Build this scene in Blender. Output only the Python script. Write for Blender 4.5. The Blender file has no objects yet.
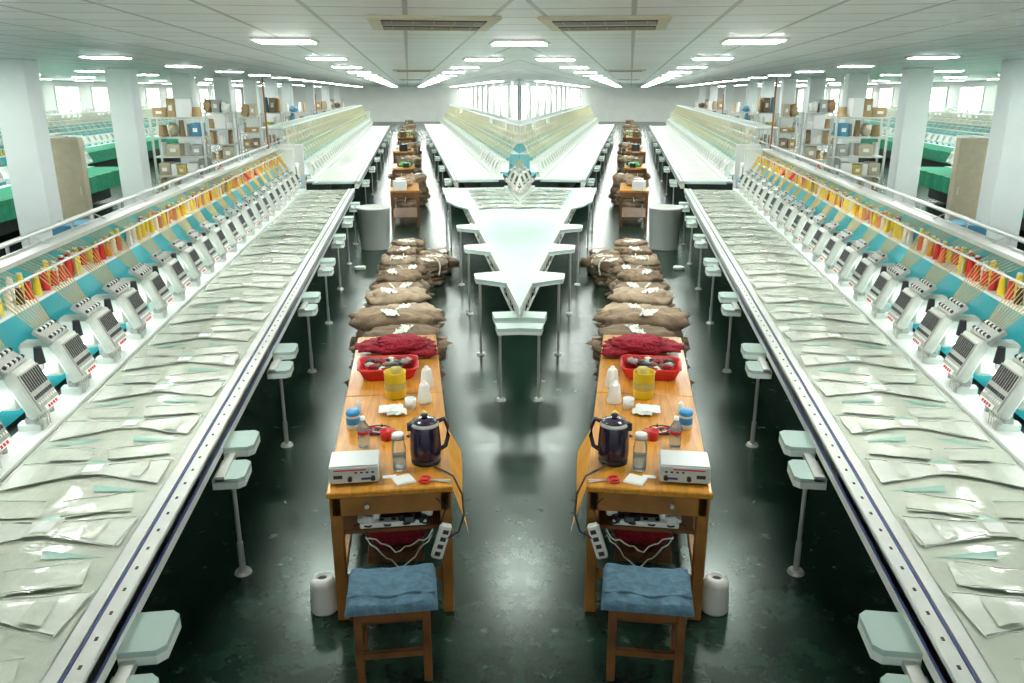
import bpy, bmesh, math, random
from mathutils import Vector, Matrix, noise, Euler
random.seed(7)
TH=math.radians(7.53); CH=2.65; HC=3.15
R=Matrix.Rotation(TH,4,'Z')
MIR=Matrix.Diagonal((-1,1,1,1))
scn=bpy.context.scene
# ---------------------------------------------------------------- materials
def mat(name,col,rough=.5,metal=0,var=.0,scale=8,bump=0,spec=.5,emit=None,es=0,trans=0,alpha=1,coat=0,sub=0):
    m=bpy.data.materials.new(name); m.use_nodes=True
    nt=m.node_tree; b=nt.nodes['Principled BSDF']
    b.inputs['Base Color'].default_value=(*col,1)
    b.inputs['Roughness'].default_value=rough
    b.inputs['Metallic'].default_value=metal
    b.inputs['Specular IOR Level'].default_value=spec
    b.inputs['Transmission Weight'].default_value=trans
    b.inputs['Alpha'].default_value=alpha
    b.inputs['Coat Weight'].default_value=coat
    b.inputs['Coat Roughness'].default_value=.08
    if emit:
        b.inputs['Emission Color'].default_value=(*emit,1); b.inputs['Emission Strength'].default_value=es
    if var>0 or bump>0:
        tc=nt.nodes.new('ShaderNodeTexCoord')
        n=nt.nodes.new('ShaderNodeTexNoise'); n.inputs['Scale'].default_value=scale; n.inputs['Detail'].default_value=5
        nt.links.new(tc.outputs['Object'],n.inputs['Vector'])
        if var>0:
            r=nt.nodes.new('ShaderNodeValToRGB')
            r.color_ramp.elements[0].position=.3; r.color_ramp.elements[1].position=.7
            r.color_ramp.elements[0].color=(*[c*(1-var) for c in col],1)
            r.color_ramp.elements[1].color=(*[min(1,c*(1+var)) for c in col],1)
            nt.links.new(n.outputs['Fac'],r.inputs['Fac']); nt.links.new(r.outputs['Color'],b.inputs['Base Color'])
        if bump>0:
            bp=nt.nodes.new('ShaderNodeBump'); bp.inputs['Strength'].default_value=bump; bp.inputs['Distance'].default_value=.02
            nt.links.new(n.outputs['Fac'],bp.inputs['Height']); nt.links.new(bp.outputs['Normal'],b.inputs['Normal'])
            if coat>0: nt.links.new(bp.outputs['Normal'],b.inputs['Coat Normal'])
    return m
M={}
def dm(k,*a,**kw): M[k]=mat(k,*a,**kw)
dm('machine_white',(.72,.73,.68),.35,var=.05)
dm('head_grey',(.36,.37,.33),.45,var=.12,scale=20)
dm('head_white',(.62,.63,.57),.4,var=.06,scale=20)
dm('slot_dark',(.03,.03,.03),.5)
dm('teal_panel',(.02,.35,.40),.35,var=.15,scale=3)
dm('cyan_table',(.46,.61,.55),.35,var=.06,scale=3)
dm('tab_top',(.42,.55,.50),.35,var=.06,scale=3)
dm('cyan_edge',(.72,.80,.75),.4)
dm('green_cloth',(.02,.34,.18),.6,var=.2)
dm('alu',(.66,.67,.63),.35,metal=.5,var=.05)
dm('steel_tube',(.7,.7,.68),.3,metal=.6)
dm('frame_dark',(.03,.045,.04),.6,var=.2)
dm('blue_line',(.04,.06,.22),.4)
dm('gold_thread',(.58,.37,.10),.5)
dm('cream_thread',(.62,.58,.36),.5)
dm('film',(.64,.68,.57),.14,var=.07,scale=5,bump=.6,coat=.8)
dm('sheet',(.80,.82,.75),.4,var=.08,scale=3)
dm('lace',(.77,.80,.71),.22,var=.05,scale=9,bump=.35,coat=.7)
dm('lace2',(.70,.74,.63),.18,var=.06,scale=9,bump=.4,coat=.8)
dm('crease',(.46,.53,.42),.3)
dm('lace_teal',(.36,.58,.48),.2,coat=.5)
dm('rag',(.78,.80,.72),.8,bump=.3)
dm('red',(.65,.02,.02),.35,var=.1); dm('yellow',(.85,.62,.03),.4,var=.06); dm('white_pl',(.85,.85,.80),.35)
dm('orange',(.75,.28,.02),.4); dm('black',(.015,.015,.018),.35)
dm('wood_dark',(.18,.07,.018),.45,var=.35,scale=6)
dm('wood_apron',(.33,.14,.025),.45,var=.3,scale=6)
dm('kettle',(.016,.010,.034),.2,coat=.5)
dm('glass',(.9,.95,.95),.05,trans=.9,spec=.6); dm('water',(.75,.83,.85),.08,trans=.75)
dm('blue_cap',(.05,.30,.60),.4); dm('blue_soft',(.08,.17,.24),.75,var=.3,scale=25,bump=.6)
dm('paper',(.85,.85,.82),.7); dm('red_cloth',(.36,.010,.028),.8,var=.45,scale=60,bump=.8)
dm('brown_cloth',(.30,.21,.135),.85,var=.3,scale=10,bump=.6); dm('brown_cloth2',(.20,.135,.085),.85,var=.35,scale=12,bump=.6)
dm('tan_cloth',(.42,.32,.215),.85,var=.25,scale=12,bump=.6)
dm('pillar_paint',(.82,.86,.84),.55,var=.03,scale=2)
dm('wall_paint',(.76,.79,.74),.7,var=.04,scale=1)
dm('carton',(.42,.29,.14),.7,var=.2,scale=3); dm('carton_y',(.55,.43,.12),.7,var=.2)
dm('beige',(.50,.43,.31),.6,var=.08); dm('blue_box',(.08,.28,.42),.4)
dm('tan_vent',(.70,.66,.50),.5); dm('box_silver',(.50,.53,.51),.35,metal=.3); dm('box_face',(.62,.65,.62),.4)
dm('rust',(.30,.12,.05),.6); dm('green_item',(.1,.45,.15),.5)
dm('side_cloth',(.80,.38,.04),.6,var=.12)
dm('lamp',(1,1,1),.5,emit=(.96,1,.96),es=50)
dm('led',(1,1,1),.5,emit=(.96,1,.97),es=15)
dm('win',(1,1,1),.3,emit=(.92,1,.96),es=2.1)
dm('trim_white',(.8,.82,.78),.5)
def woodmat():
    m=mat('wood_table',(.5,.25,.06),.35,coat=.15); nt=m.node_tree; b=nt.nodes['Principled BSDF']
    tc=nt.nodes.new('ShaderNodeTexCoord'); mp=nt.nodes.new('ShaderNodeMapping'); mp.inputs['Scale'].default_value=(14,1.2,14)
    n=nt.nodes.new('ShaderNodeTexNoise'); n.inputs['Scale'].default_value=3; n.inputs['Detail'].default_value=7; n.inputs['Distortion'].default_value=.6
    r=nt.nodes.new('ShaderNodeValToRGB'); e=r.color_ramp.elements
    e[0].position=.3;e[0].color=(.44,.17,.014,1);e[1].position=.7;e[1].color=(.68,.31,.032,1)
    nt.links.new(tc.outputs['Object'],mp.inputs['Vector']);nt.links.new(mp.outputs[0],n.inputs['Vector']);nt.links.new(n.outputs['Fac'],r.inputs['Fac']);nt.links.new(r.outputs['Color'],b.inputs['Base Color'])
    M['wood_table']=m
woodmat()
def absvec(nt):
    tc=nt.nodes.new('ShaderNodeTexCoord'); sp=nt.nodes.new('ShaderNodeSeparateXYZ'); nt.links.new(tc.outputs['Object'],sp.inputs[0])
    a=nt.nodes.new('ShaderNodeMath'); a.operation='ABSOLUTE'; nt.links.new(sp.outputs[0],a.inputs[0])
    g=nt.nodes.new('ShaderNodeMath'); g.operation='MULTIPLY'; g.inputs[1].default_value=-1; nt.links.new(a.outputs[0],g.inputs[0])
    cb=nt.nodes.new('ShaderNodeCombineXYZ'); nt.links.new(g.outputs[0],cb.inputs[0]); nt.links.new(sp.outputs[1],cb.inputs[1])
    mp=nt.nodes.new('ShaderNodeMapping'); mp.inputs['Rotation'].default_value=(0,0,-TH); nt.links.new(cb.outputs[0],mp.inputs['Vector'])
    return mp
def ceilmat():
    m=mat('ceiling_tiles',(.85,.88,.84),.35); nt=m.node_tree; b=nt.nodes['Principled BSDF']; mp=absvec(nt)
    br=nt.nodes.new('ShaderNodeTexBrick'); br.offset=0; br.inputs['Scale'].default_value=1; br.inputs['Brick Width'].default_value=.6; br.inputs['Row Height'].default_value=.6
    br.inputs['Mortar Size'].default_value=.02; br.inputs['Mortar Smooth'].default_value=.3; br.inputs['Color1'].default_value=(.95,.97,.95,1); br.inputs['Color2'].default_value=(.85,.88,.86,1); br.inputs['Mortar'].default_value=(.42,.46,.44,1)
    nt.links.new(mp.outputs[0],br.inputs['Vector']); nt.links.new(br.outputs['Color'],b.inputs['Base Color'])
    n=nt.nodes.new('ShaderNodeTexNoise'); n.inputs['Scale'].default_value=1.3; nt.links.new(mp.outputs[0],n.inputs['Vector'])
    bp=nt.nodes.new('ShaderNodeBump'); bp.inputs['Strength'].default_value=.25; nt.links.new(n.outputs['Fac'],bp.inputs['Height']); nt.links.new(bp.outputs[0],b.inputs['Normal'])
    M['ceil']=m
ceilmat()
def floormat():
    m=mat('floor_epoxy',(.02,.045,.035),.3,spec=.4); nt=m.node_tree; b=nt.nodes['Principled BSDF']; mp=absvec(nt)
    b.inputs['Specular Tint'].default_value=(.75,1,.86,1)
    n=nt.nodes.new('ShaderNodeTexNoise'); n.inputs['Scale'].default_value=1.4; n.inputs['Detail'].default_value=8; n.inputs['Roughness'].default_value=.65
    nt.links.new(mp.outputs[0],n.inputs['Vector'])
    r=nt.nodes.new('ShaderNodeValToRGB'); e=r.color_ramp.elements
    e[0].position=.3;e[0].color=(.006,.022,.014,1);e[1].position=.72;e[1].color=(.022,.056,.039,1)
    nt.links.new(n.outputs['Fac'],r.inputs['Fac'])
    v=nt.nodes.new('ShaderNodeTexNoise'); v.inputs['Scale'].default_value=9; v.inputs['Detail'].default_value=6; nt.links.new(mp.outputs[0],v.inputs['Vector'])
    r2=nt.nodes.new('ShaderNodeValToRGB'); r2.color_ramp.elements[0].position=.66; r2.color_ramp.elements[1].position=.72
    nt.links.new(v.outputs['Fac'],r2.inputs['Fac'])
    mx=nt.nodes.new('ShaderNodeMix'); mx.data_type='RGBA'; nt.links.new(r2.outputs['Color'],mx.inputs['Factor']); nt.links.new(r.outputs['Color'],mx.inputs['A']); mx.inputs['B'].default_value=(.05,.085,.065,1)
    v3=nt.nodes.new('ShaderNodeTexNoise'); v3.inputs['Scale'].default_value=4.5; v3.inputs['Detail'].default_value=9; v3.inputs['Roughness'].default_value=.75; nt.links.new(mp.outputs[0],v3.inputs['Vector'])
    r3=nt.nodes.new('ShaderNodeValToRGB'); r3.color_ramp.elements[0].position=.40; r3.color_ramp.elements[1].position=.58; r3.color_ramp.elements[0].color=(.45,.45,.45,1)
    nt.links.new(v3.outputs['Fac'],r3.inputs['Fac'])
    mm=nt.nodes.new('ShaderNodeMix'); mm.data_type='RGBA'; mm.blend_type='MULTIPLY'; mm.inputs['Factor'].default_value=1
    nt.links.new(mx.outputs['Result'],mm.inputs['A']); nt.links.new(r3.outputs['Color'],mm.inputs['B']); nt.links.new(mm.outputs['Result'],b.inputs['Base Color'])
    rr=nt.nodes.new('ShaderNodeMapRange'); rr.inputs['To Min'].default_value=.12; rr.inputs['To Max'].default_value=.36
    nt.links.new(v3.outputs['Fac'],rr.inputs['Value']); nt.links.new(rr.outputs[0],b.inputs['Roughness'])
    M['floor']=m
floormat()
# ---------------------------------------------------------------- mesh builder
PM={}
def adopt(children,parents):
    for c,p in zip(children,parents):
        c.parent=p; c.matrix_parent_inverse=PM[p].inverted(); c.matrix_basis=PM[c]
def newobj(name,me,mw):
    o=bpy.data.objects.new(name,me); scn.collection.objects.link(o); o.matrix_world=mw; PM[o]=mw.copy(); return o
class MB:
    def __init__(s): s.v=[];s.f=[];s.m=[];s.sm=[];s.mats=[];s.X=Matrix()
    def mi(s,k):
        if k not in s.mats: s.mats.append(k)
        return s.mats.index(k)
    def add(s,vs,fs,k,smooth=False,X=None):
        o=len(s.v); T=s.X@X if X is not None else s.X; i=s.mi(k)
        s.v+= [T@Vector(p) for p in vs]
        for f in fs: s.f.append([a+o for a in f]); s.m.append(i); s.sm.append(smooth)
    def box(s,c,d,k,bev=0,X=None,rot=None):
        h=[x/2 for x in d]
        T=Matrix.Translation(c)
        if rot: T=T@Euler(rot).to_matrix().to_4x4()
        if X is not None: T=X@T
        if bev<=0:
            vs=[(a*h[0],b*h[1],e*h[2]) for a in(-1,1) for b in(-1,1) for e in(-1,1)]
            s.add(vs,[(0,1,3,2),(4,6,7,5),(0,4,5,1),(2,3,7,6),(0,2,6,4),(1,5,7,3)],k,X=T);return
        bev=min(bev,min(h)*.9)
        vs=[];ix={}
        for a in(-1,1):
            for b in(-1,1):
                for e in(-1,1):
                    sg=(a,b,e)
                    for ax in range(3):
                        ix[(sg,ax)]=len(vs); vs.append([sg[i]*(h[i] if i==ax else h[i]-bev) for i in range(3)])
        fs=[]
        for ax in range(3):
            o=[i for i in range(3) if i!=ax]
            for sn in(-1,1):
                q=[]
                for p in((-1,-1),(1,-1),(1,1),(-1,1)):
                    g=[0,0,0];g[ax]=sn;g[o[0]]=p[0];g[o[1]]=p[1]; q.append(ix[(tuple(g),ax)])
                fs.append(q)
            for p in((-1,-1),(1,-1),(1,1),(-1,1)):
                g=[0,0,0];g[o[0]]=p[0];g[o[1]]=p[1];g1=list(g);g1[ax]=-1;g2=list(g);g2[ax]=1;g1=tuple(g1);g2=tuple(g2)
                fs.append([ix[(g1,o[0])],ix[(g1,o[1])],ix[(g2,o[1])],ix[(g2,o[0])]])
        for a in(-1,1):
            for b in(-1,1):
                for e in(-1,1): fs.append([ix[((a,b,e),i)] for i in range(3)])
        s.add(vs,fs,k,X=T)
    def b2(s,p,q,k,bev=0):
        s.box([(a+b)/2 for a,b in zip(p,q)],[abs(a-b) for a,b in zip(p,q)],k,bev)
    def cyl(s,p,q,r,k,n=10,r2=None,caps=True):
        p=Vector(p);q=Vector(q);d=q-p
        if d.length<1e-6:return
        T=Matrix.Translation(p)@d.to_track_quat('Z','Y').to_matrix().to_4x4(); L=d.length; r2=r if r2 is None else r2
        vs=[];
        for z,rr in((0,r),(L,r2)):
            for i in range(n): a=2*math.pi*i/n; vs.append((rr*math.cos(a),rr*math.sin(a),z))
        fs=[(i,(i+1)%n,n+(i+1)%n,n+i) for i in range(n)]
        s.add(vs,fs,k,n>5,T)
        if caps: s.add(vs,[tuple(range(n))[::-1],tuple(range(n,2*n))],k,False,T)
    def lathe(s,prof,k,n=20,c=(0,0,0),X=None):
        vs=[];fs=[]
        for r,z in prof:
            for i in range(n): a=2*math.pi*i/n; vs.append((c[0]+r*math.cos(a),c[1]+r*math.sin(a),c[2]+z))
        for j in range(len(prof)-1):
            for i in range(n): fs.append((j*n+i,j*n+(i+1)%n,(j+1)*n+(i+1)%n,(j+1)*n+i))
        s.add(vs,fs,k,True,X)
    def tube(s,pts,r,k,n=6,closed=False):
        pts=[Vector(p) for p in pts]; N=len(pts); vs=[];fs=[]; up=Vector((0,0,1))
        for i,p in enumerate(pts):
            t=(pts[(i+1)%N] if (closed or i<N-1) else p)-(pts[i-1] if (closed or i>0) else p)
            t.normalize(); a=t.cross(up)
            if a.length<.05: a=t.cross(Vector((1,0,0)))
            a.normalize(); b=a.cross(t)
            for j in range(n): an=2*math.pi*j/n; vs.append(p+a*r*math.cos(an)+b*r*math.sin(an))
        for i in range(N if closed else N-1):
            for j in range(n): fs.append((i*n+j,i*n+(j+1)%n,((i+1)%N)*n+(j+1)%n,((i+1)%N)*n+j))
        s.add(vs,fs,k,True)
    def prism(s,poly,z0,z1,k):
        n=len(poly); vs=[(x,y,z0) for x,y in poly]+[(x,y,z1) for x,y in poly]
        s.add(vs,[tuple(range(n))[::-1],tuple(range(n,2*n))]+[(i,(i+1)%n,n+(i+1)%n,n+i) for i in range(n)],k)
    def grid(s,fn,nu,nv,k,smooth=True):
        vs=[fn(i/nu,j/nv) for j in range(nv+1) for i in range(nu+1)]
        fs=[(j*(nu+1)+i,j*(nu+1)+i+1,(j+1)*(nu+1)+i+1,(j+1)*(nu+1)+i) for j in range(nv) for i in range(nu)]
        s.add(vs,fs,k,smooth)
    def blob(s,c,d,k,amp=.12,fr=4,seed=0,nu=24,nv=14,X=None):
        vs=[];fs=[]
        for j in range(nv+1):
            ph=math.pi*j/nv
            for i in range(nu):
                a=2*math.pi*i/nu
                p=Vector((math.sin(ph)*math.cos(a),math.sin(ph)*math.sin(a),-math.cos(ph)))
                q=Vector([math.copysign(abs(t)**.75,t) for t in p])
                m=1+amp*noise.noise(p*fr*.5+Vector((seed*3.1,seed,0)))*1.5+amp*.6*noise.noise(p*fr*1.6+Vector((seed,7,seed)))
                vs.append([c[t]+q[t]*d[t]/2*m for t in range(3)])
        for j in range(nv):
            for i in range(nu): fs.append((j*nu+i,j*nu+(i+1)%nu,(j+1)*nu+(i+1)%nu,(j+1)*nu+i))
        s.add(vs,fs,k,True,X)
    def mesh(s,name):
        me=bpy.data.meshes.new(name); me.from_pydata([tuple(v) for v in s.v],[],s.f)
        for k in s.mats: me.materials.append(M[k])
        me.polygons.foreach_set('material_index',s.m); me.polygons.foreach_set('use_smooth',s.sm)
        bm=bmesh.new(); bm.from_mesh(me); bmesh.ops.recalc_face_normals(bm,faces=bm.faces); bm.to_mesh(me); bm.free(); me.update()
        return me
    def place(s,name,loc=(0,0,0),yaw=0,mirror=True,par=None):
        me=s.mesh(name); A=R@Matrix.Translation(loc)@Matrix.Rotation(yaw,4,'Z')
        r=[newobj(name,me,A)]
        if mirror: r.append(newobj(name,me,MIR@A))
        if par: adopt(r,par)
        return r
    def clip(s,name,par=None):
        s.v=[R@v for v in s.v]
        me=s.mesh(name); bm=bmesh.new(); bm.from_mesh(me)
        bmesh.ops.bisect_plane(bm,geom=bm.verts[:]+bm.edges[:]+bm.faces[:],plane_co=(0,0,0),plane_no=(1,0,0),clear_outer=True)
        g=bmesh.ops.duplicate(bm,geom=bm.verts[:]+bm.edges[:]+bm.faces[:])['geom']
        nv=[x for x in g if isinstance(x,bmesh.types.BMVert)]; nf=[x for x in g if isinstance(x,bmesh.types.BMFace)]
        for v in nv: v.co.x*=-1
        bmesh.ops.reverse_faces(bm,faces=nf)
        bm.to_mesh(me); bm.free()
        r=[newobj(name,me,Matrix())]
        if par: adopt(r,par)
        return r
# ---------------------------------------------------------------- room shell
b=MB(); b.b2((-32,-5,-.1),(32,92,0),'floor'); newobj('floor',b.mesh('floor'),Matrix())
b=MB(); b.b2((-32,-5,HC),(32,92,HC+.1),'ceil'); newobj('ceiling',b.mesh('ceiling'),Matrix())
b=MB(); b.b2((-15.3,-4,0),(-15,80,HC),'wall_paint'); b.place('wall_side')
b=MB(); b.b2((-15,80,0),(4.7,80.2,HC),'wall_paint'); b.place('wall_back')
b=MB(); b.b2((4.7,30,0),(4.9,80.2,HC),'wall_paint'); b.clip('wall_inner')
wi=1
def window(face,u,v0,v1,z0,z1,clip=False):
    global wi
    b=MB(); o=-1 if face>0 else 1
    x=u+o*.02
    b.b2((x-.01,v0,z0),(x+.01,v1,z1),'win')
    for vv in (v0,(v0+v1)/2,v1): b.b2((x-.04,vv-.05,z0),(x+.04,vv+.05,z1),'trim_white')
    for zz in (z0,z0+(z1-z0)*.68,z1): b.b2((x-.04,v0,zz-.03),(x+.04,v1,zz+.03),'trim_white')
    n='window_%d'%wi; wi+=1
    if clip: b.clip(n)
    else: b.place(n)
v=30
while v<79: window(-1,-15,v,v+2.6,1.0,2.9); v+=4.2
v=35.8
while v<79: window(1,4.7,v,v+2.0,.9,2.95,clip=True); v+=3.6
for v in (9,14,19,24,29,34,39,44,54,64,74):
    b=MB(); b.box((0,0,HC/2),(.50,.54,HC),'pillar_paint',.015); b.box((0,0,.06),(.54,.58,.12),'trim_white',.01); b.place('pillar',(-6.12,v+.3,0))
def lamp(u,v,cl=False):
    b=MB(); c=(0,0,0) if not cl else (u,v,HC)
    x,y,z=c
    b.box((x,y,z-.012),(.59,.60,.024),'trim_white'); b.box((x,y,z-.026),(.52,.53,.012),'lamp')
    if cl: b.clip('ceiling_lamp')
    else: b.place('ceiling_lamp',(u,v,HC))
for i in range(18):
    v=4.45+4.2*i
    for u in (-1.17,-4.25,-7.4,-10.6,-13.6):
        lamp(u,v)
    if v>5:
        if abs(1.15-v*.1322)<.33: lamp(1.15,v,True)
        elif v*.1322>1.15: lamp(1.15,v)
    if v>34: lamp(4.0,v)
def vent(u,v,w,d):
    b=MB(); b.box((0,0,-.012),(w,d,.024),'tan_vent',.008)
    for sy in(-1,1):
        b.box((0,sy*d*.23,-.026),(w*.80,d*.32,.006),'slot_dark')
        for k in range(3): b.box((0,sy*d*.23+(k-1)*d*.09,-.031),(w*.78,.012,.005),'beige')
        for k in range(5): b.box(((k-2)*w*.16,sy*d*.23,-.031),(.010,d*.30,.005),'beige')
    b.place('ceiling_air_vent',(u,v,HC))
vent(.2,6.45,.92,1.1); vent(.15,20,.95,1.1); vent(.15,34,.95,1.1)
# ---------------------------------------------------------------- embroidery machine
def frnd(a,b): return random.uniform(a,b)
def machine(b,edge,dr,v0,v1,detail=2,pitch=.58,tabs=None,rack=False,led=True,bare=False,endc=True):
    U=lambda w:edge+dr*w
    def bx(w0,w1,a,c,z0,z1,k,bev=0): b.b2((min(U(w0),U(w1)),a,z0),(max(U(w0),U(w1)),c,z1),k,bev)
    bx(0,.97,v0,v1,.80,.84,'cyan_table')
    if bare:
        bx(-.004,0,v0,v1,.79,.84,'cyan_edge'); bx(.0,.05,v0,v1,.74,.80,'alu')
        k=v0
        while k<v1: b.cyl((U(.03),k,.74),(U(.03),k+.25,.60),.01,'alu',5); b.cyl((U(.03),k+.25,.60),(U(.03),k+.5,.74),.01,'alu',5); k+=.5
        b.cyl((U(.03),v0,.60),(U(.03),v1,.60),.014,'alu',6)
    else:
        bx(0,.06,v0,v1,.78,.862,'machine_white',.004); bx(.062,.071,v0,v1,.84,.858,'blue_line'); bx(.08,.13,v0,v1,.84,.856,'machine_white')
        bx(-.006,.0,v0,v1,.79,.80,'blue_line'); bx(.02,.10,v0,v1,.70,.78,'machine_white')
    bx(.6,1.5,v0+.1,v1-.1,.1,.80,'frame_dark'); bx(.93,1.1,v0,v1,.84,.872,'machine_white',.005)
    if detail>1 and not bare:
        k=v0
        while k<v1: b.box((U(.03),k,.8635),(.010,.018,.003),'frame_dark'); k+=.145
    bx(1.2,1.42,v0,v1,.86,1.06,'teal_panel'); bx(1.42,1.48,v0,v1,.86,1.60,'teal_panel')
    bx(1.28,1.46,v0,v1,1.375,1.395,'machine_white',.004); bx(1.40,1.56,v0,v1,1.60,1.63,'alu')
    if led: bx(1.13,1.17,v0+.1,v1-.1,1.02,1.035,'led')
    zr=1.69
    for w,z in((1.58,zr),(1.74,zr-.06),(1.30,1.54)): b.cyl((U(w),v0,z),(U(w),v1,z),.018 if w>1.4 else .008,'steel_tube',8)
    k=v0+.2
    while k<v1:
        b.cyl((U(1.58),k,.9),(U(1.58),k,zr),.014,'steel_tube',6)
        b.cyl((U(1.74),k,.1),(U(1.74),k,zr-.06),.014,'steel_tube',6)
        b.cyl((U(1.30),k,1.39),(U(1.30),k,1.54),.006,'steel_tube',5)
        b.cyl((U(1.30),k,1.54),(U(1.58),k,zr),.006,'steel_tube',5)
        k+=pitch*2
    k=v0+.35
    o=-dr
    while k<v1-.2:
        T=Matrix.Translation((U(1.06),k,-.055))@Matrix.Diagonal((o,1,1,1))@Matrix.Translation((0,0,.93))@Matrix.Diagonal((1.12,1.16,1.18,1))@Matrix.Translation((0,0,-.93))
        def hb(c,d,kk,bev=0,rot=None): b.box(c,d,kk,bev,X=T,rot=rot)
        if detail>1:
            hb((-.10,0,1.12),(.22,.11,.18),'head_white',.02)
            hb((-.02,.16,.99),(.10,.08,.17),'head_white',.02)
            hb((-.02,.16,1.09),(.06,.05,.06),'head_grey',.01)
            hb((.03,-.02,.935),(.12,.05,.07),'head_white',.012)
            hb((-.0,.215,.96),(.07,.03,.12),'head_grey',.008)
            Q=T@Matrix.Translation((.05,0,1.12))@Euler((0,-.42,0)).to_matrix().to_4x4()
            def q(c,d,kk,bev=0): b.box(c,d,kk,bev,X=Q)
            q((0,0,0),(.07,.215,.235),'head_white',.012)
            q((.037,0,-.005),(.006,.20,.19),'head_grey')
            for i in range(9):
                y=-.084+i*.021
                q((.042,y,.040),(.004,.009,.085),'slot_dark'); q((.042,y,-.035),(.004,.012,.018),'slot_dark'); q((.042,y,-.065),(.004,.011,.012),'white_pl')
            q((.042,.01,-.100),(.004,.15,.024),'white_pl')
            for i in range(4): q((.045,-.03+i*.026,-.100),(.004,.014,.014),'red')
            Q2=T@Matrix.Translation((-.045,0,1.255))@Euler((0,-.95,0)).to_matrix().to_4x4()
            b.box((0,0,0),(.03,.215,.11),'head_grey',.006,X=Q2)
            for i in range(9):
                for r_ in(-.03,.03):
                    y=-.09+i*.0225; b.box((.022,y,r_),(.016,.012,.018),'white_pl' if i%2 else 'slot_dark',.003,X=Q2)
            for i in range(5):
                y=-.05+i*.025; p=T@Vector((.085,y,1.0)); p2=T@Vector((.085,y,.93)); b.cyl(p,p2,.003,'steel_tube',4)
            hb((.06,0,.995),(.05,.19,.03),'head_grey',.006)
            p=T@Vector((-.05,-.16,1.14)); b.cyl(p,p+Vector((0,0,.10)),.032,'black',10,r2=.022); b.cyl(p-Vector((0,0,.04)),p,.02,'steel_tube',8)
            for i in range(9):
                a=T@Vector((-.08,-.09+i*.0225,1.30)); c=Vector((U(1.30),k-.20+i*.05,1.54)); b.cyl(a,c,.0036,'gold_thread',3,caps=False)
                c2=Vector((U(1.44),k-.22+i*.055,1.62)); b.cyl(c,c2,.0034,'gold_thread',3,caps=False)
                b.box(c,(.014,.012,.02),'alu')
        else:
            hb((-.06,0,1.12),(.2,.12,.2),'head_white')
            hb((.05,0,1.12),(.08,.20,.24),'head_white',rot=(0,-.42,0))
            hb((.09,0,1.14),(.01,.16,.12),'head_grey',rot=(0,-.42,0))
            hb((0,0,.95),(.08,.06,.08),'head_white')
            for i in range(3):
                a=T@Vector((-.07,-.08+i*.08,1.26)); c=Vector((U(1.40),k-.15+i*.15,1.60)); b.cyl(a,c,.005,'gold_thread' if not rack else 'cream_thread',3,caps=False)
        k+=pitch
    if rack:
        for w,z in((1.5,1.95),(1.9,1.95),(1.5,1.75)): b.cyl((U(w),v0,z),(U(w),v1,z),.022,'cyan_edge',6)
        k=v0
        while k<v1:
            for w in(1.5,1.9): b.cyl((U(w),k,.9),(U(w),k,1.95),.018,'alu',5)
            b.cyl((U(1.5),k,1.95),(U(1.9),k,1.95),.015,'cyan_edge',5)
            for i in range(4): b.cyl((U(1.52),k+i*.145,1.95),(U(1.2),k+i*.1+.1,1.3),.006,'cream_thread',3,caps=False)
            k+=pitch
    if endc:
        for vv in(v0,v1): b.box((U(1.35),vv,1.15),(.5,.06,.95),'machine_white',.01)
    for tv in (tabs or []):
        if bare:
            w1=-.29
            pts=[(U(.02),tv-.36),(U(w1+.08),tv-.17),(U(w1),tv-.12),(U(w1),tv+.14),(U(w1+.03),tv+.17),(U(.02),tv+.24)]
            b.prism(pts,.812,.842,'cyan_table'); b.prism(pts,.795,.812,'cyan_edge')
            b.cyl((U(w1+.05),tv,0),(U(w1+.05),tv,.80),.014,'steel_tube',8); b.cyl((U(w1+.05),tv,0),(U(w1+.05),tv,.02),.05,'alu',12,r2=.04)
        else:
            for d0,d1,zz in((-.27,-.03,.64),(.03,.27,.69)):
                w1=-.145
                pts=[(U(.02),tv+d0),(U(w1+.03),tv+d0),(U(w1),tv+d0+.03),(U(w1),tv+d1-.03),(U(w1+.03),tv+d1),(U(.02),tv+d1)]
                b.prism(pts,zz+.006,zz+.03,'tab_top'); b.prism(pts,zz-.03,zz+.006,'cyan_edge')
            b.box((U(-.02),tv,.67),(.05,.54,.03),'alu')
            b.cyl((U(-.05),tv-.12,0),(U(-.05),tv-.12,.66),.013,'steel_tube',8); b.cyl((U(-.05),tv-.12,0),(U(-.05),tv-.12,.02),.05,'alu',12,r2=.04)
            b.cyl((U(-.05),tv-.12,.02),(U(-.05),tv-.12,.2),.018,'steel_tube',8)
EA=-1.1; EB=.90
b=MB(); machine(b,EA,-1,1.2,16.2,2,tabs=[2.58+1.77*i for i in range(8)]); A1=b.place('embroidery_machine')
b=MB(); machine(b,EA,-1,17.6,48,1,tabs=[19+3.5*i for i in range(8)],rack=True); A2=b.place('embroidery_machine')
b=MB(); machine(b,EB,1,5,16.2,2,tabs=[8.1,9.75,11.35],led=False,bare=True,endc=False)
for d0,d1,zz in((6.68,6.86,.66),(6.92,7.14,.69)):
    b.prism([(.69,d0),(.95,d0),(.95,d1),(.69,d1)],zz,zz+.03,'cyan_table'); b.prism([(.69,d0),(.95,d0),(.95,d1),(.69,d1)],zz-.03,zz,'cyan_edge')
b.cyl((.72,6.75,0),(.72,6.75,.66),.013,'steel_tube',8); b.cyl((.72,6.75,0),(.72,6.75,.02),.05,'alu',12,r2=.04)
b.prism([(.64,14.0),(.72,13.6),(.92,13.1),(.92,16.25),(.60,16.25),(.60,14.1)],.812,.842,'cyan_table')
for vv in(14.3,16.1): b.cyl((.66,vv,0),(.66,vv,.81),.014,'steel_tube',8)
B1=b.clip('embroidery_machine')
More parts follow.
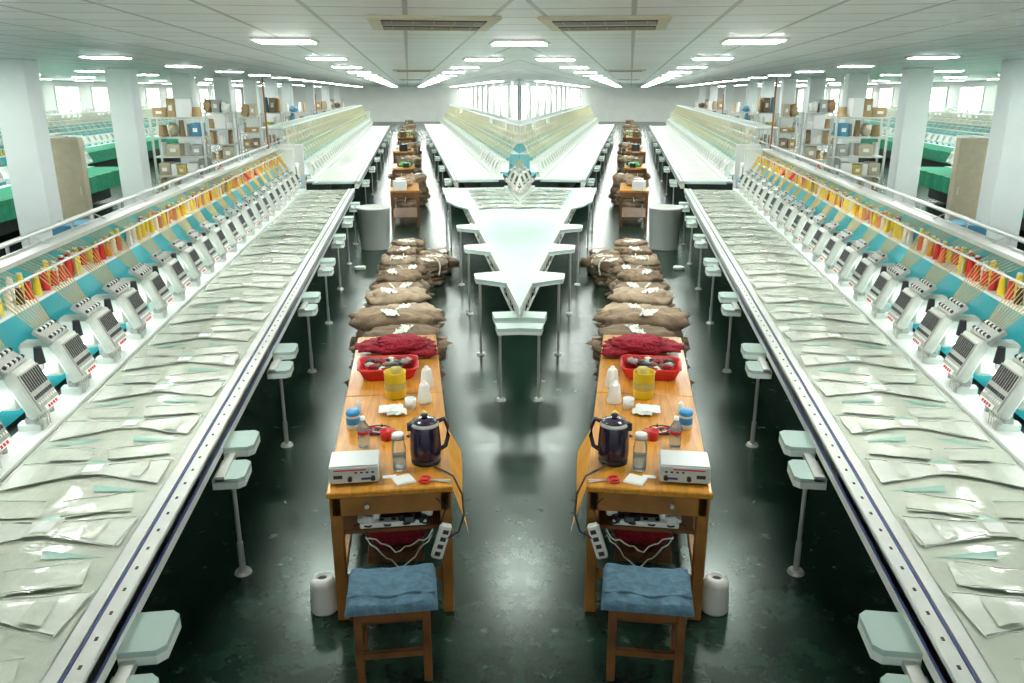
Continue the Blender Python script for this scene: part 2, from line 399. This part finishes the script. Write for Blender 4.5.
b=MB(); machine(b,EB,1,17.6,50,1,tabs=[19+3.5*i for i in range(8)],rack=True,endc=False); B2=b.clip('embroidery_machine')
b=MB(); machine(b,-7.0,-1,11,22,1); C1=b.place('embroidery_machine')
b=MB(); machine(b,-9.9,-1,14,44,1,rack=True); C2=b.place('embroidery_machine')
b=MB(); machine(b,-12.6,-1,16,50,1,rack=True,led=False); C3=b.place('embroidery_machine')
for P_,(u0,u1,v0,v1) in ((C1,(-8.0,-7.0,11.2,21.8)),(C2,(-10.9,-9.9,14.2,43.8)),(C3,(-13.6,-12.6,16,50))):
    b=MB(); b.grid(lambda a,c:(u0+(u1-u0)*a,v0+(v1-v0)*c,.868+.004*noise.noise(Vector((a*4,c*30,0)))),6,80,'green_cloth'); b.grid(lambda a,c:(u1+.012+.008*math.sin(c*120),v0+(v1-v0)*c,.868-.35*a),2,200,'green_cloth'); b.place('green_table_cloth',par=P_)
def fabric(b,edge,dr,v0,v1,pitch=.58,full=True,base='film'):
    U=lambda w:edge+dr*w
    n=int((v1-v0)/.05)
    if base: b.grid(lambda a,c:(U(.14+.78*a),v0+(v1-v0)*c,.8475+.007*noise.noise(Vector((a*6,(v0+(v1-v0)*c)*7,1)))),14,n,base)
    if not full: return
    k=v0+.05
    def quad(P,kk,h,nn=6,amp=1):
        sd=random.random()*50
        P=[Vector((U(p[0]),k+p[1],0)) for p in P]
        def fn(a,c):
            p=(P[0]*(1-a)+P[1]*a)*(1-c)+(P[3]*(1-a)+P[2]*a)*c
            z=h+amp*(.006*noise.noise(Vector((p.x*9+sd,p.y*9,0)))+.006*abs(noise.noise(Vector((p.x*26,p.y*20,sd)))))
            return (p.x,p.y,z)
        b.grid(fn,nn,nn,kk)
    while k<v1-.5:
        j=lambda:frnd(-.014,.014)
        if random.random()<.5: quad([(.18,.01),(.44,.03),(.46,.10),(.30,.05)],'lace_teal',.853,3,.5)
        if random.random()<.4: quad([(.60,.09),(.72,.03),(.88,.02),(.70,.10)],'lace_teal',.853,3,.5)
        if random.random()<.5: quad([(.46,.34),(.52,.33),(.60,.34),(.53,.38)],'lace_teal',.860,3,.3)
        quad([(.17+j(),.08+j()),(.48,.21+j()),(.48,.32),(.155+j(),.34+j())],'lace',.858)
        quad([(.57,.21+j()),(.88+j(),.07+j()),(.90+j(),.36+j()),(.57,.32+j())],'lace',.858)
        quad([(.46,.205),(.59,.205),(.59,.33),(.46,.33)],'lace2',.862,3)
        quad([(.485,.23),(.565,.23),(.565,.31),(.485,.31)],'paper',.866,2,.4)
        quad([(.20+j(),.40+j()),(.48+j(),.37+j()),(.53+j(),.52+j()),(.24+j(),.56+j())],'lace2',.856)
        quad([(.58+j(),.38+j()),(.80+j(),.40),(.86+j(),.55+j()),(.60+j(),.53)],'lace2',.856)
        quad([(.26+j(),.14),(.34+j(),.17),(.33+j(),.30),(.25+j(),.32)],'lace2',.866,4,.7)
        quad([(.70+j(),.16),(.78+j(),.13),(.79+j(),.33),(.71+j(),.31)],'lace2',.866,4,.7)
        for (x0,y0,x1,y1) in((.17,.08,.48,.21),(.155,.34,.48,.32),(.57,.21,.88,.07),(.57,.32,.90,.36),(.20,.40,.48,.37),(.60,.53,.86,.55),(.24,.56,.53,.52),(.17,.08,.155,.34),(.88,.07,.90,.36)):
            x0+=j();y0+=j();x1+=j();y1+=j()
            p=[(U(x0+(x1-x0)*t/5),k+y0+(y1-y0)*t/5+frnd(-.004,.004),.863+.002*math.sin(t*2)) for t in range(6)]
            b.tube(p,.0028,random.choice(['white_pl','crease','white_pl']),4)
        k+=pitch
b=MB(); fabric(b,EA,-1,1.25,16.1); b.place('lace_fabric_panels',par=A1)
b=MB(); fabric(b,EA,-1,17.8,47.8,full=False,base='sheet'); b.place('fabric_sheet',par=A2)
b=MB(); fabric(b,EB,1,17.8,49.8,full=False,base='sheet'); b.clip('fabric_sheet',par=B2)
b=MB(); fabric(b,EB,1,12.9,16.1,base=None); b.clip('lace_fabric_panels',par=B1)
def spools(b,edge,dr,v0,v1,step):
    U=lambda w:edge+dr*w
    k=v0
    cols=['yellow']*6+['red']*5+['white_pl']*3+['black','orange','yellow']
    while k<v1:
        for w in(1.33,1.40):
            c=random.choice(cols); x=U(w); y=k+frnd(-.01,.01)+(step*.5 if w>1.35 else 0); h=frnd(.10,.15)
            if random.random()<.85:
                b.cyl((x,y,1.396),(x,y,1.396+h),.026,c,10,r2=.019); b.cyl((x,y,1.396+h),(x,y,1.396+h+.012),.017,'white_pl',8)
        k+=step
b=MB(); spools(b,EA,-1,1.3,16,.13); b.place('thread_spools',par=A1)
b=MB(); spools(b,EB,1,12,16,.14); b.clip('thread_spools',par=B1)
b=MB(); spools(b,-7.0,-1,12,21.8,.2); b.place('thread_spools',par=C1)
b=MB(); b.box((0,0,.5),(.5,.4,1.0),'blue_box',.02); b.box((0,-.02,1.15),(.42,.36,.3),'machine_white',.02); b.box((.1,-.205,1.17),(.2,.01,.14),'slot_dark'); b.box((-.12,-.205,1.1),(.05,.01,.03),'red')
b.box((0,-.205,.6),(.4,.01,.7),'blue_cap',.003); b.place('machine_control_cabinet',(-2.45,16.9,0))
b=MB(); b.cyl((0,0,0),(0,0,HC-.2),.018,'rust',8); b.cyl((0,0,0),(0,0,.03),.08,'rust',12); b.place('support_pole',(-2.8,17,0))
b=MB(); b.cyl((0,0,0),(0,0,2.6),.018,'rust',8); b.cyl((0,0,0),(0,0,.03),.08,'rust',12); b.place('support_pole',(-3.2,30,0))
# ---------------------------------------------------------------- brown work table
b=MB(); W,L=.63,2.7
b.box((0,L/4,.735),(W,L/2-.004,.035),'wood_table',.006); b.box((0,L*.75,.735),(W,L/2-.004,.035),'wood_table',.006)
b.box((0,.03,.665),(W-.04,.02,.11),'wood_apron',.003); b.box((0,L-.05,.665),(W-.06,.02,.10),'wood_apron')
for sx in(-1,1): b.box((sx*(W/2-.03),L/2,.665),(.02,L-.1,.10),'wood_apron')
for yy in(.05,L/2-.06,L/2+.06,L-.06):
    for sx in(-1,1):
        b.box((sx*(W/2-.04),yy,.36),(.06,.06,.72),'wood_apron',.006)
for yy in(.06,L/2-.06): b.box((0,yy,.22),(W-.1,.03,.05),'wood_apron',.004)
for sx in(-1,1): b.box((sx*(W/2-.045),L*.25,.22),(.03,L/2-.1,.05),'wood_apron',.004)
b.box((0,L*.25,.50),(W-.08,L/2-.1,.018),'wood_dark')
b.box((-.12,.035,.665),(.20,.02,.09),'wood_dark',.003); b.cyl((-.12,.015,.665),(-.12,.0,.665),.012,'steel_tube',10)
WT=b.place('wooden_work_table',(-.165,3.68,0))
b=MB(); b.grid(lambda a,c:(.0+.012*math.sin(c*3+a*5)*c+.080*c,(a-.5)*.86,.006-.30*c*(1-.35*a)+ .01*math.sin(a*6)*c),14,10,'side_cloth')
b.place('table_side_cloth',(.145,4.10,.745),par=WT)
b=MB()
for i in range(16):
    x=frnd(-.22,.2); y=frnd(-.10,.10)
    b.box((x,y,.03+frnd(0,.03)),(.06,.05,.04),'white_pl' if i%4 else 'black',.008,rot=(frnd(-.3,.3),frnd(-.3,.3),frnd(0,3)))
b.box((.0,-.08,.018),(.34,.06,.03),'white_pl',.006)
for i in range(5): b.box((-.12+i*.06,-.08,.035),(.022,.022,.003),'slot_dark')
b.tube([(x*.02-.2,.02*math.sin(x*1.3)-.10,.02) for x in range(20)],.005,'black',5)
b.place('power_strip_and_plugs',(-.16,3.84,.511))
b=MB(); b.box((0,0,0),(.06,.04,.20),'white_pl',.01,rot=(0,.3,0))
for i in range(4): b.box((-.012+.015*i-.01,-.023,-.06+i*.04),(.028,.004,.022),'slot_dark',rot=(0,.3,0))
b.tube([(0,0,.1),(.03,-.02,.2),(-.02,-.03,.26)],.004,'black'); b.place('power_socket',(.08,3.64,.47),par=WT)
b=MB()
for j in range(4):
    ph=random.random()*5
    b.tube([(-.20+.34*t/14,.02*math.sin(t+ph),.0-.24*math.sin(math.pi*t/14)*(1-.2*j)+.01*math.sin(t*2+ph)) for t in range(15)],.004,'white_pl' if j%2 else 'black',5)
b.place('hanging_cables',(-.1,3.70,.50),par=WT)
b=MB(); b.blob((0,0,.0),(.32,.25,.16),'red_cloth',.15,4,3); b.box((0,0,-.10),(.3,.3,.06),'wood_dark',.005); b.place('red_cloth_bag',(-.16,4.0,.36),par=WT)
TZ=.7535
b=MB(); b.box((0,0,.052),(.25,.19,.092),'box_silver',.006); b.box((0,-.096,.052),(.24,.004,.082),'box_face'); b.box((-.08,-.099,.045),(.045,.004,.018),'slot_dark'); b.box((.06,-.099,.03),(.05,.003,.012),'blue_line')
b.box((-.02,-.099,.08),(.16,.003,.006),'red')
for i in range(4): b.box((.01+.028*i,-.099,.065),(.014,.003,.008),'slot_dark')
for x in(-.02,.095): b.cyl((x,-.098,.035),(x,-.116,.035),.012,'black',10)
for x in(-.1,.1):
    for y in(-.07,.07): b.cyl((x,y,0),(x,y,.008),.01,'black',8)
b.box((0,0,.0995),(.24,.18,.003),'box_silver'); b.place('control_box',(-.345,3.86,TZ),0)
b=MB(); b.X=Matrix.Diagonal((1.0,1.0,1.08,1)); b.lathe([(.0,.0),(.078,0),(.080,.018),(.074,.022)],'black',28)
b.lathe([(.072,.022),(.082,.035),(.084,.08),(.080,.14),(.074,.19),(.070,.21),(.060,.222),(.030,.235),(.0,.238)],'kettle',28)
b.lathe([(.0,.255),(.018,.254),(.022,.245),(.012,.236)],'black',14)
b.lathe([(.0745,.196),(.0765,.204),(.0705,.214)],'steel_tube',28)
b.tube([(-.07,0,.205),(-.105,0,.215),(-.122,0,.18),(-.125,0,.12),(-.11,0,.07),(-.08,0,.055)],.012,'kettle',8)
b.prism([(.06,-.025),(.096,0),(.06,.025)],.175,.215,'kettle')
b.place('electric_kettle',(.02,3.99,TZ),math.pi+.2)
b=MB(); b.lathe([(0,.002),(.034,.002),(.036,.01),(.036,.13),(.030,.16),(.030,.18)],'glass',20); b.lathe([(0,.205),(.030,.205),(.033,.20),(.033,.175),(.0305,.175)],'steel_tube',18); b.lathe([(0,.01),(.031,.01),(.031,.09),(0,.09)],'water',16); b.place('glass_water_bottle',(-.12,3.91,TZ))
b=MB(); b.lathe([(0,.002),(.030,.002),(.033,.012),(.033,.05),(.030,.06),(.033,.07),(.033,.12),(.014,.155),(.012,.165)],'water',18); b.lathe([(0,.182),(.014,.182),(.014,.163)],'white_pl',12)
b.lathe([(.0338,.08),(.0338,.10)],'red',18); b.place('plastic_water_bottle',(-.32,4.22,TZ))
b=MB(); b.lathe([(0,.0),(.038,.0),(.040,.01),(.040,.085)],'white_pl',20); b.lathe([(.0405,.085),(.0415,.10),(.036,.112),(0,.115)],'blue_cap',20); b.lathe([(.0405,.03),(.0405,.07)],'blue_cap',20); b.place('thread_canister',(-.395,4.50,TZ))
b=MB(); b.lathe([(0,.0),(.028,.0),(.034,.06),(.031,.06),(.026,.006),(0,.006)],'red',18); b.place('red_cup',(-.20,4.30,TZ))
b=MB(); b.lathe([(0,.0),(.030,.0),(.036,.07),(.033,.07),(.028,.006),(0,.006)],'paper',18); b.place('paper_cup',(-.06,4.76,TZ))
b=MB(); b.lathe([(0,.0),(.060,.0),(.066,.01),(.070,.17),(.073,.175),(.070,.178),(.064,.17),(.06,.02),(0,.02)],'yellow',26); b.lathe([(0,.1),(.03,.1),(.035,.2),(0,.2)],'carton_y',14,(.01,0,0)); b.lathe([(.0695,.06),(.0715,.11)],'carton_y',26); b.place('yellow_plastic_cup',(-.155,4.98,TZ))
def cone(name,u,v,z,s,col='white_pl'):
    b=MB(); b.lathe([(0,0),(.050*s,0),(.052*s,.01*s),(.036*s,.13*s),(.030*s,.14*s),(.016*s,.142*s),(.014*s,.16*s),(.008*s,.16*s),(.008*s,.10*s)],col,18); b.place(name,(u,v,z))
cone('thread_cone',.03,4.86,TZ,.9); cone('thread_cone',.05,5.15,TZ,.9)
b=MB(); b.lathe([(0,0),(.070,0),(.075,.01),(.066,.16),(.06,.19),(.03,.2),(.028,.185),(.0,.185)],'white_pl',22); b.lathe([(.0,.187),(.024,.187)],'slot_dark',16); b.place('thread_cone',(-.55,3.82,0))
cone('thread_cone',.02,4.50,TZ,.55,'yellow'); cone('thread_cone',-.38,4.72,TZ,.5)
b=MB(); b.grid(lambda a,c:((a-.5)*.15,(c-.5)*.12,.02+.03*abs(noise.noise(Vector((a*5,c*5,2))))),8,8,'paper'); b.grid(lambda a,c:((a-.2)*.12,(c-.9)*.1,.012+.03*abs(noise.noise(Vector((a*6,c*5,5))))),8,8,'rag'); b.place('white_tissues',(-.18,4.72,TZ))
b=MB()
for j in range(9):
    ph=frnd(0,6); r=frnd(.04,.09); cx=frnd(-.08,.08)
    b.tube([(cx+r*math.cos(t*.5+ph)*(1+.2*math.sin(t)),r*.8*math.sin(t*.45+ph),.008+.004*math.sin(t)) for t in range(14)],.0035,random.choice(['red','black','white_pl','blue_line','red']),4)
for j in range(6): b.box((frnd(-.12,.1),frnd(-.1,.1),.008),(.03,.012,.012),random.choice(['red','black','wood_dark']),.003,rot=(0,0,frnd(0,3)))
b.place('thread_scraps',(-.24,4.42,TZ))
b=MB(); b.box((0,0,.008),(.13,.02,.012),'black',.004,rot=(0,0,.9)); b.box((.03,.04,.008),(.02,.02,.013),'red',.003,rot=(0,0,.9)); b.place('marker_pen',(-.04,4.36,TZ))
b=MB(); b.box((0,0,.004),(.10,.10,.006),'paper',rot=(0,0,.35)); b.box((-.07,.045,.003),(.07,.03,.004),'paper',rot=(0,0,.1)); b.box((.0,.0,.009),(.09,.09,.003),'white_pl',rot=(0,0,.38)); b.place('note_cards',(-.10,3.775,TZ))
b=MB(); b.X=Matrix.Rotation(2.9,4,'Z')@Matrix.Scale(1.2,4)
for sy in(-1,1):
    b.tube([(.03+.022*math.cos(t*math.pi/5),sy*.017+.014*math.sin(t*math.pi/5),.006) for t in range(10)],.005,'red',6,closed=True)
    b.box((-.035,sy*-.004,.006),(.09,.008,.003),'steel_tube',rot=(0,0,sy*.12))
b.place('red_scissors',(.045,3.75,TZ),0)
b=MB()
def rr(w,d,z,n=8,r=.06):
    P=[]
    for cx,cy,a0 in((1,1,0),(-1,1,90),(-1,-1,180),(1,-1,270)):
        for i in range(n+1): a=math.radians(a0+90*i/n); P.append((cx*(w/2-r)+r*math.cos(a),cy*(d/2-r)+r*math.sin(a),z))
    return P
rings=[rr(.33,.24,0),rr(.37,.28,.05),rr(.40,.30,.09),rr(.42,.32,.092),rr(.42,.32,.082)]
n=len(rings[0]); vs=[p for r_ in rings for p in r_]
b.add(vs,[(j*n+i,j*n+(i+1)%n,(j+1)*n+(i+1)%n,(j+1)*n+i) for j in range(4) for i in range(n)],'red',True); b.add(rings[0],[tuple(range(n))],'red')
for i in range(0,n,1): 
    a=rings[0][i];c=rings[2][i]; b.cyl((a[0]*1.01,a[1]*1.01,.005),(c[0]*1.01,c[1]*1.01,.09),.004,'red',4)
for i in range(30):
    x,y=frnd(-.14,.14),frnd(-.09,.09); b.blob((x,y,.06+frnd(0,.03)),(.07,.05,.04),random.choice(['head_grey','brown_cloth','black','brown_cloth2','slot_dark','rag','red_cloth','red_cloth']),.3,5,i,10,7)
b.place('red_plastic_basket',(-.21,5.42,TZ))
b=MB()
for i in range(4): b.blob((frnd(-.05,.05),frnd(-.04,.04),.045+.022*i),(.54-.07*i,.34-.04*i,.055),'red_cloth',.25,6,i,40,10)
b.blob((.2,-.12,.04),(.2,.16,.055),'red_cloth',.3,6,9,24,10); b.place('red_mesh_cloth',(-.16,5.92,TZ))
b=MB(); b.tube([(-.03,.1,.02),(.0,.06,.015),(.04,.02,.012),(.075,-.03,.01),(.115,-.10,-.06),(.12,-.13,-.16),(.09,-.16,-.24),(.0,-.18,-.27)],.006,'black',6); b.place('kettle_power_cable',(.08,3.80,TZ),par=WT)
b=MB()
for sx in(-1,1):
    for sy in(-1,1):
        b.box((sx*.155,sy*.13,.20),(.04,.04,.40),'wood_dark',.005)
    b.box((sx*.155,0,.12),(.025,.26,.03),'wood_dark'); b.box((sx*.155,0,.37),(.025,.26,.05),'wood_dark')
for sy in(-1,1): b.box((0,sy*.13,.16),(.31,.025,.03),'wood_dark'); b.box((0,sy*.13,.37),(.31,.025,.05),'wood_dark')
b.box((0,0,.405),(.37,.30,.02),'wood_dark',.004)
def cush(a,c):
    x=(a-.5);y=(c-.5); e=max(abs(x),abs(y))*2
    z=.452-.004*math.cos(8*x)-.018*max(0,e-.75)/.25+.010*noise.noise(Vector((x*7,y*5,3)))
    if e>.97: z=.40
    return (x*.42,y*.33,z)
b.grid(cush,30,30,'blue_soft'); b.tube([(-.2+.04*t,-.1+.012*math.sin(t),.455+.004*math.sin(t*2)) for t in range(11)],.008,'blue_soft',6)
b.place('wooden_stool',(-.165,3.33,0))
# ---------------------------------------------------------------- garment bundles
def bundle(u,v,z,w,d,h,sd,yaw):
    random.seed(sd); b=MB(); n=5
    for i in range(n):
        b.blob((frnd(-.04,.04),frnd(-.04,.04),h*(i+.55)/n),(w*frnd(.82,1.05),d*frnd(.85,1.05),h/n*1.5),random.choice(['brown_cloth','brown_cloth','tan_cloth','brown_cloth2']),.22,8,sd*3+i,40,10)
    x=frnd(-.2,.2)*w; b.tube([(x+.02*math.sin(t),d*.5*math.cos(t*math.pi/10),h*.5+h*.60*math.sin(t*math.pi/10)) for t in range(11)],.012,'rag',5)
    b.grid(lambda a,c:((a-.5)*.12+.10*c*(1 if sd%2 else -1),(c-.5)*.22-.08,h*1.08+.04*noise.noise(Vector((a*5,c*6,sd)))),7,7,'rag')
    for i in range(2): b.blob((w*.42*random.choice([-1,1]),frnd(-.2,.2),.07+h*.4),(.2,.24,.14),random.choice(['brown_cloth2','tan_cloth']),.2,6,sd*2+i,16,8)
    b.place('garment_bundle',(u,v,z),yaw)
L_=[(-.18,7.15,0,.84,.50,.56,1,.1),(-.20,7.75,0,.84,.50,.56,2,-.1),(-.2,8.35,0,.80,.5,.46,3,.2),(-.24,8.95,0,.76,.5,.50,4,0),(-.18,9.55,0,.70,.5,.42,5,.2),(-.22,10.15,0,.66,.5,.46,6,-.2),
(-.1,10.8,0,.64,.5,.38,7,.3),(.22,11.5,0,.5,.5,.34,8,.1),(-.25,11.5,0,.5,.5,.38,9,-.2),(.30,12.2,0,.5,.5,.26,10,.4),(-.2,12.3,0,.5,.5,.36,11,0),(-.1,13.1,0,.55,.5,.34,12,.5),(.38,12.9,0,.4,.4,.2,13,.5)]
for t in L_: bundle(*t)
random.seed(3)
b=MB(); b.lathe([(0,.0),(.24,.0),(.25,.02),(.29,.70),(.31,.71),(.31,.74),(.275,.74),(.24,.03),(0,.03)],'box_face',32); b.lathe([(0,.60),(.272,.60)],'rag',24); b.place('round_plastic_bin',(-.68,14.4,0))
b=MB(); b.blob((0,0,.03),(.18,.12,.06),'rag',.3,5,2,12,8); b.place('floor_rag',(-.85,12.6,0))
def desk(u,v,w,d,h=.75):
    b=MB(); b.box((0,0,h-.015),(w,d,.03),'wood_table',.004)
    for sx in(-1,1):
        for sy in(-1,1): b.box((sx*(w/2-.04),sy*(d/2-.04),h/2-.02),(.045,.045,h-.04),'wood_dark')
    b.box((0,-d/2+.04,h-.09),(w-.08,.02,.1),'wood_dark'); b.box((0,0,.2),(w-.08,d-.08,.02),'wood_dark'); P_=b.place('wooden_work_table',(u,v,0))
    for i in range(6):
        c=MB(); k=random.choice(['carton','paper','green_item','brown_cloth','black','brown_cloth2']); s=frnd(.14,.3)
        if i%2: c.blob((0,0,s*.3),(s*1.4,s*1.2,s*.6),k,.25,6,i,18,10)
        else: c.box((0,0,s*.4),(s,s*1.1,s*.8),k,.008); c.box((0,0,s*.8),(s*.2,s*1.12,.004),'white_pl')
        c.place('small_parcel',(u+frnd(-.2,.2)*w,v+d*(-.4+.16*i),h),frnd(-.3,.3),par=P_)
desk(-.15,17.4,.6,1.5); desk(-.2,22.5,.6,1.4); desk(-.25,29,.7,1.6); desk(-.2,38,.7,2)
for i,(u,v) in enumerate([(-.1,19.3),(.1,20.2),(-.3,24.6),(0,26),(-.3,31.6),(.1,33),(-.2,41),(0,44),(-.3,48),(.1,52),(-.3,57),(0,62)]):
    bundle(u,v,0,.6,.6,.45+.25*(i%2),30+i,.2*i)
def shelf(u,v,w,d,h,n=4):
    random.seed(int(v*3)); b=MB()
    for sx in(-1,1):
        for sy in(-1,1): b.box((sx*w/2,sy*d/2,h/2),(.05,.05,h),'alu')
    for i in range(n+1): b.box((0,0,.1+(h-.12)*i/n),(w,d,.04),'alu')
    P_=b.place('storage_shelf',(u,v,0))
    c=MB()
    for i in range(n+1):
        z=.125+(h-.12)*i/n; x=-w/2+.05
        while x<w/2-.16:
            bw=min(frnd(.14,.36),w/2-x-.02); bh=frnd(.18,(h/n)-.05)
            k=random.choice(['carton','carton','carton_y','beige','brown_cloth','paper','white_pl','carton','head_grey','blue_box','carton'])
            if random.random()<.3: c.cyl((x+bw/2,0,z),(x+bw/2,0,z+bh),min(.14,bw*.4),k,12,r2=min(.1,bw*.3))
            elif random.random()<.25: c.blob((x+bw/2,-.02,z+bh/2),(bw,d*.9,bh),k,.3,5,int(x*9+i),14,8)
            else: c.box((x+bw/2,frnd(-.03,.03),z+bh/2),(bw-.02,d-.08,bh),k,.006); c.box((x+bw/2,-d/2+.0,z+bh*.5),(bw*.4,.004,bh*.3),'paper')
            x+=bw
    c.place('stored_cartons',(u,v,0),par=P_)
shelf(-5.85,22.4,1.25,.6,2.05); shelf(-5.95,27.4,.95,.6,2.05); shelf(-5.75,31.6,.7,.6,1.8,3); shelf(-5.25,33.4,.75,.6,1.9,3); shelf(-5.1,39,1.0,.7,1.8,3); shelf(-4.4,44,1,.7,1.8,3); shelf(-4.3,50,1.4,.7,1.8,3)
b=MB(); b.box((0,0,.95),(.50,.22,1.9),'beige',.01); b.box((0,-.113,.95),(.46,.006,1.8),'beige',.002); b.box((.18,-.12,1.0),(.02,.02,.14),'steel_tube',.003); b.place('electrical_cabinet',(-5.93,15.3,0))
b=MB(); b.cyl((0,0,.1),(0,0,.55),.07,'red',14); b.lathe([(.07,.55),(.05,.6),(.02,.62),(.02,.66),(0,.66)],'red',14); b.box((0,0,.68),(.03,.12,.04),'black',.005); b.lathe([(0,.02),(.07,.02),(.07,.1)],'black',14); b.box((0,0,.01),(.18,.18,.02),'black'); b.place('fire_extinguisher',(-5.5,24.9,0))
for (u,v,k,s) in((-4.6,10.6,'blue_box',.5),(-4.9,12.8,'blue_box',.55),(-4.3,13.5,'white_pl',.45),(-3.6,15.5,'carton',.5)):
    b=MB()
    for i in range(2):
        z=i*s*.75; h=s*.7
        b.box((0,0,z+.015),(s*1.3,s,.03),k)
        for sx in(-1,1): b.box((sx*s*.64,0,z+h/2),(.03,s,h),k,.005); b.box((0,sx*s*.49,z+h/2),(s*1.3,.03,h),k,.005)
        b.box((0,0,z+h-.02),(s*1.36,s*1.06,.03),k,.006); b.box((0,0,z+h*.6),(s*1.1,s*.8,h*.6),'rag',.04)
    b.place('storage_crate',(u,v,0),.2)
# ---------------------------------------------------------------- world / camera
w=bpy.data.worlds.new('World'); scn.world=w; w.use_nodes=True
w.node_tree.nodes['Background'].inputs['Color'].default_value=(.93,1,.97,1); w.node_tree.nodes['Background'].inputs['Strength'].default_value=1.4
cam=bpy.data.cameras.new('camera'); co=bpy.data.objects.new('camera',cam); scn.collection.objects.link(co); scn.camera=co
cam.sensor_width=36; cam.lens=806/1024*36; cam.shift_x=-7.5/1024; cam.clip_end=300; cam.clip_start=.05
co.location=(0,0,CH); co.rotation_euler=(math.radians(90-17.17),0,0)
scn.view_settings.view_transform='Standard'; scn.view_settings.exposure=.08
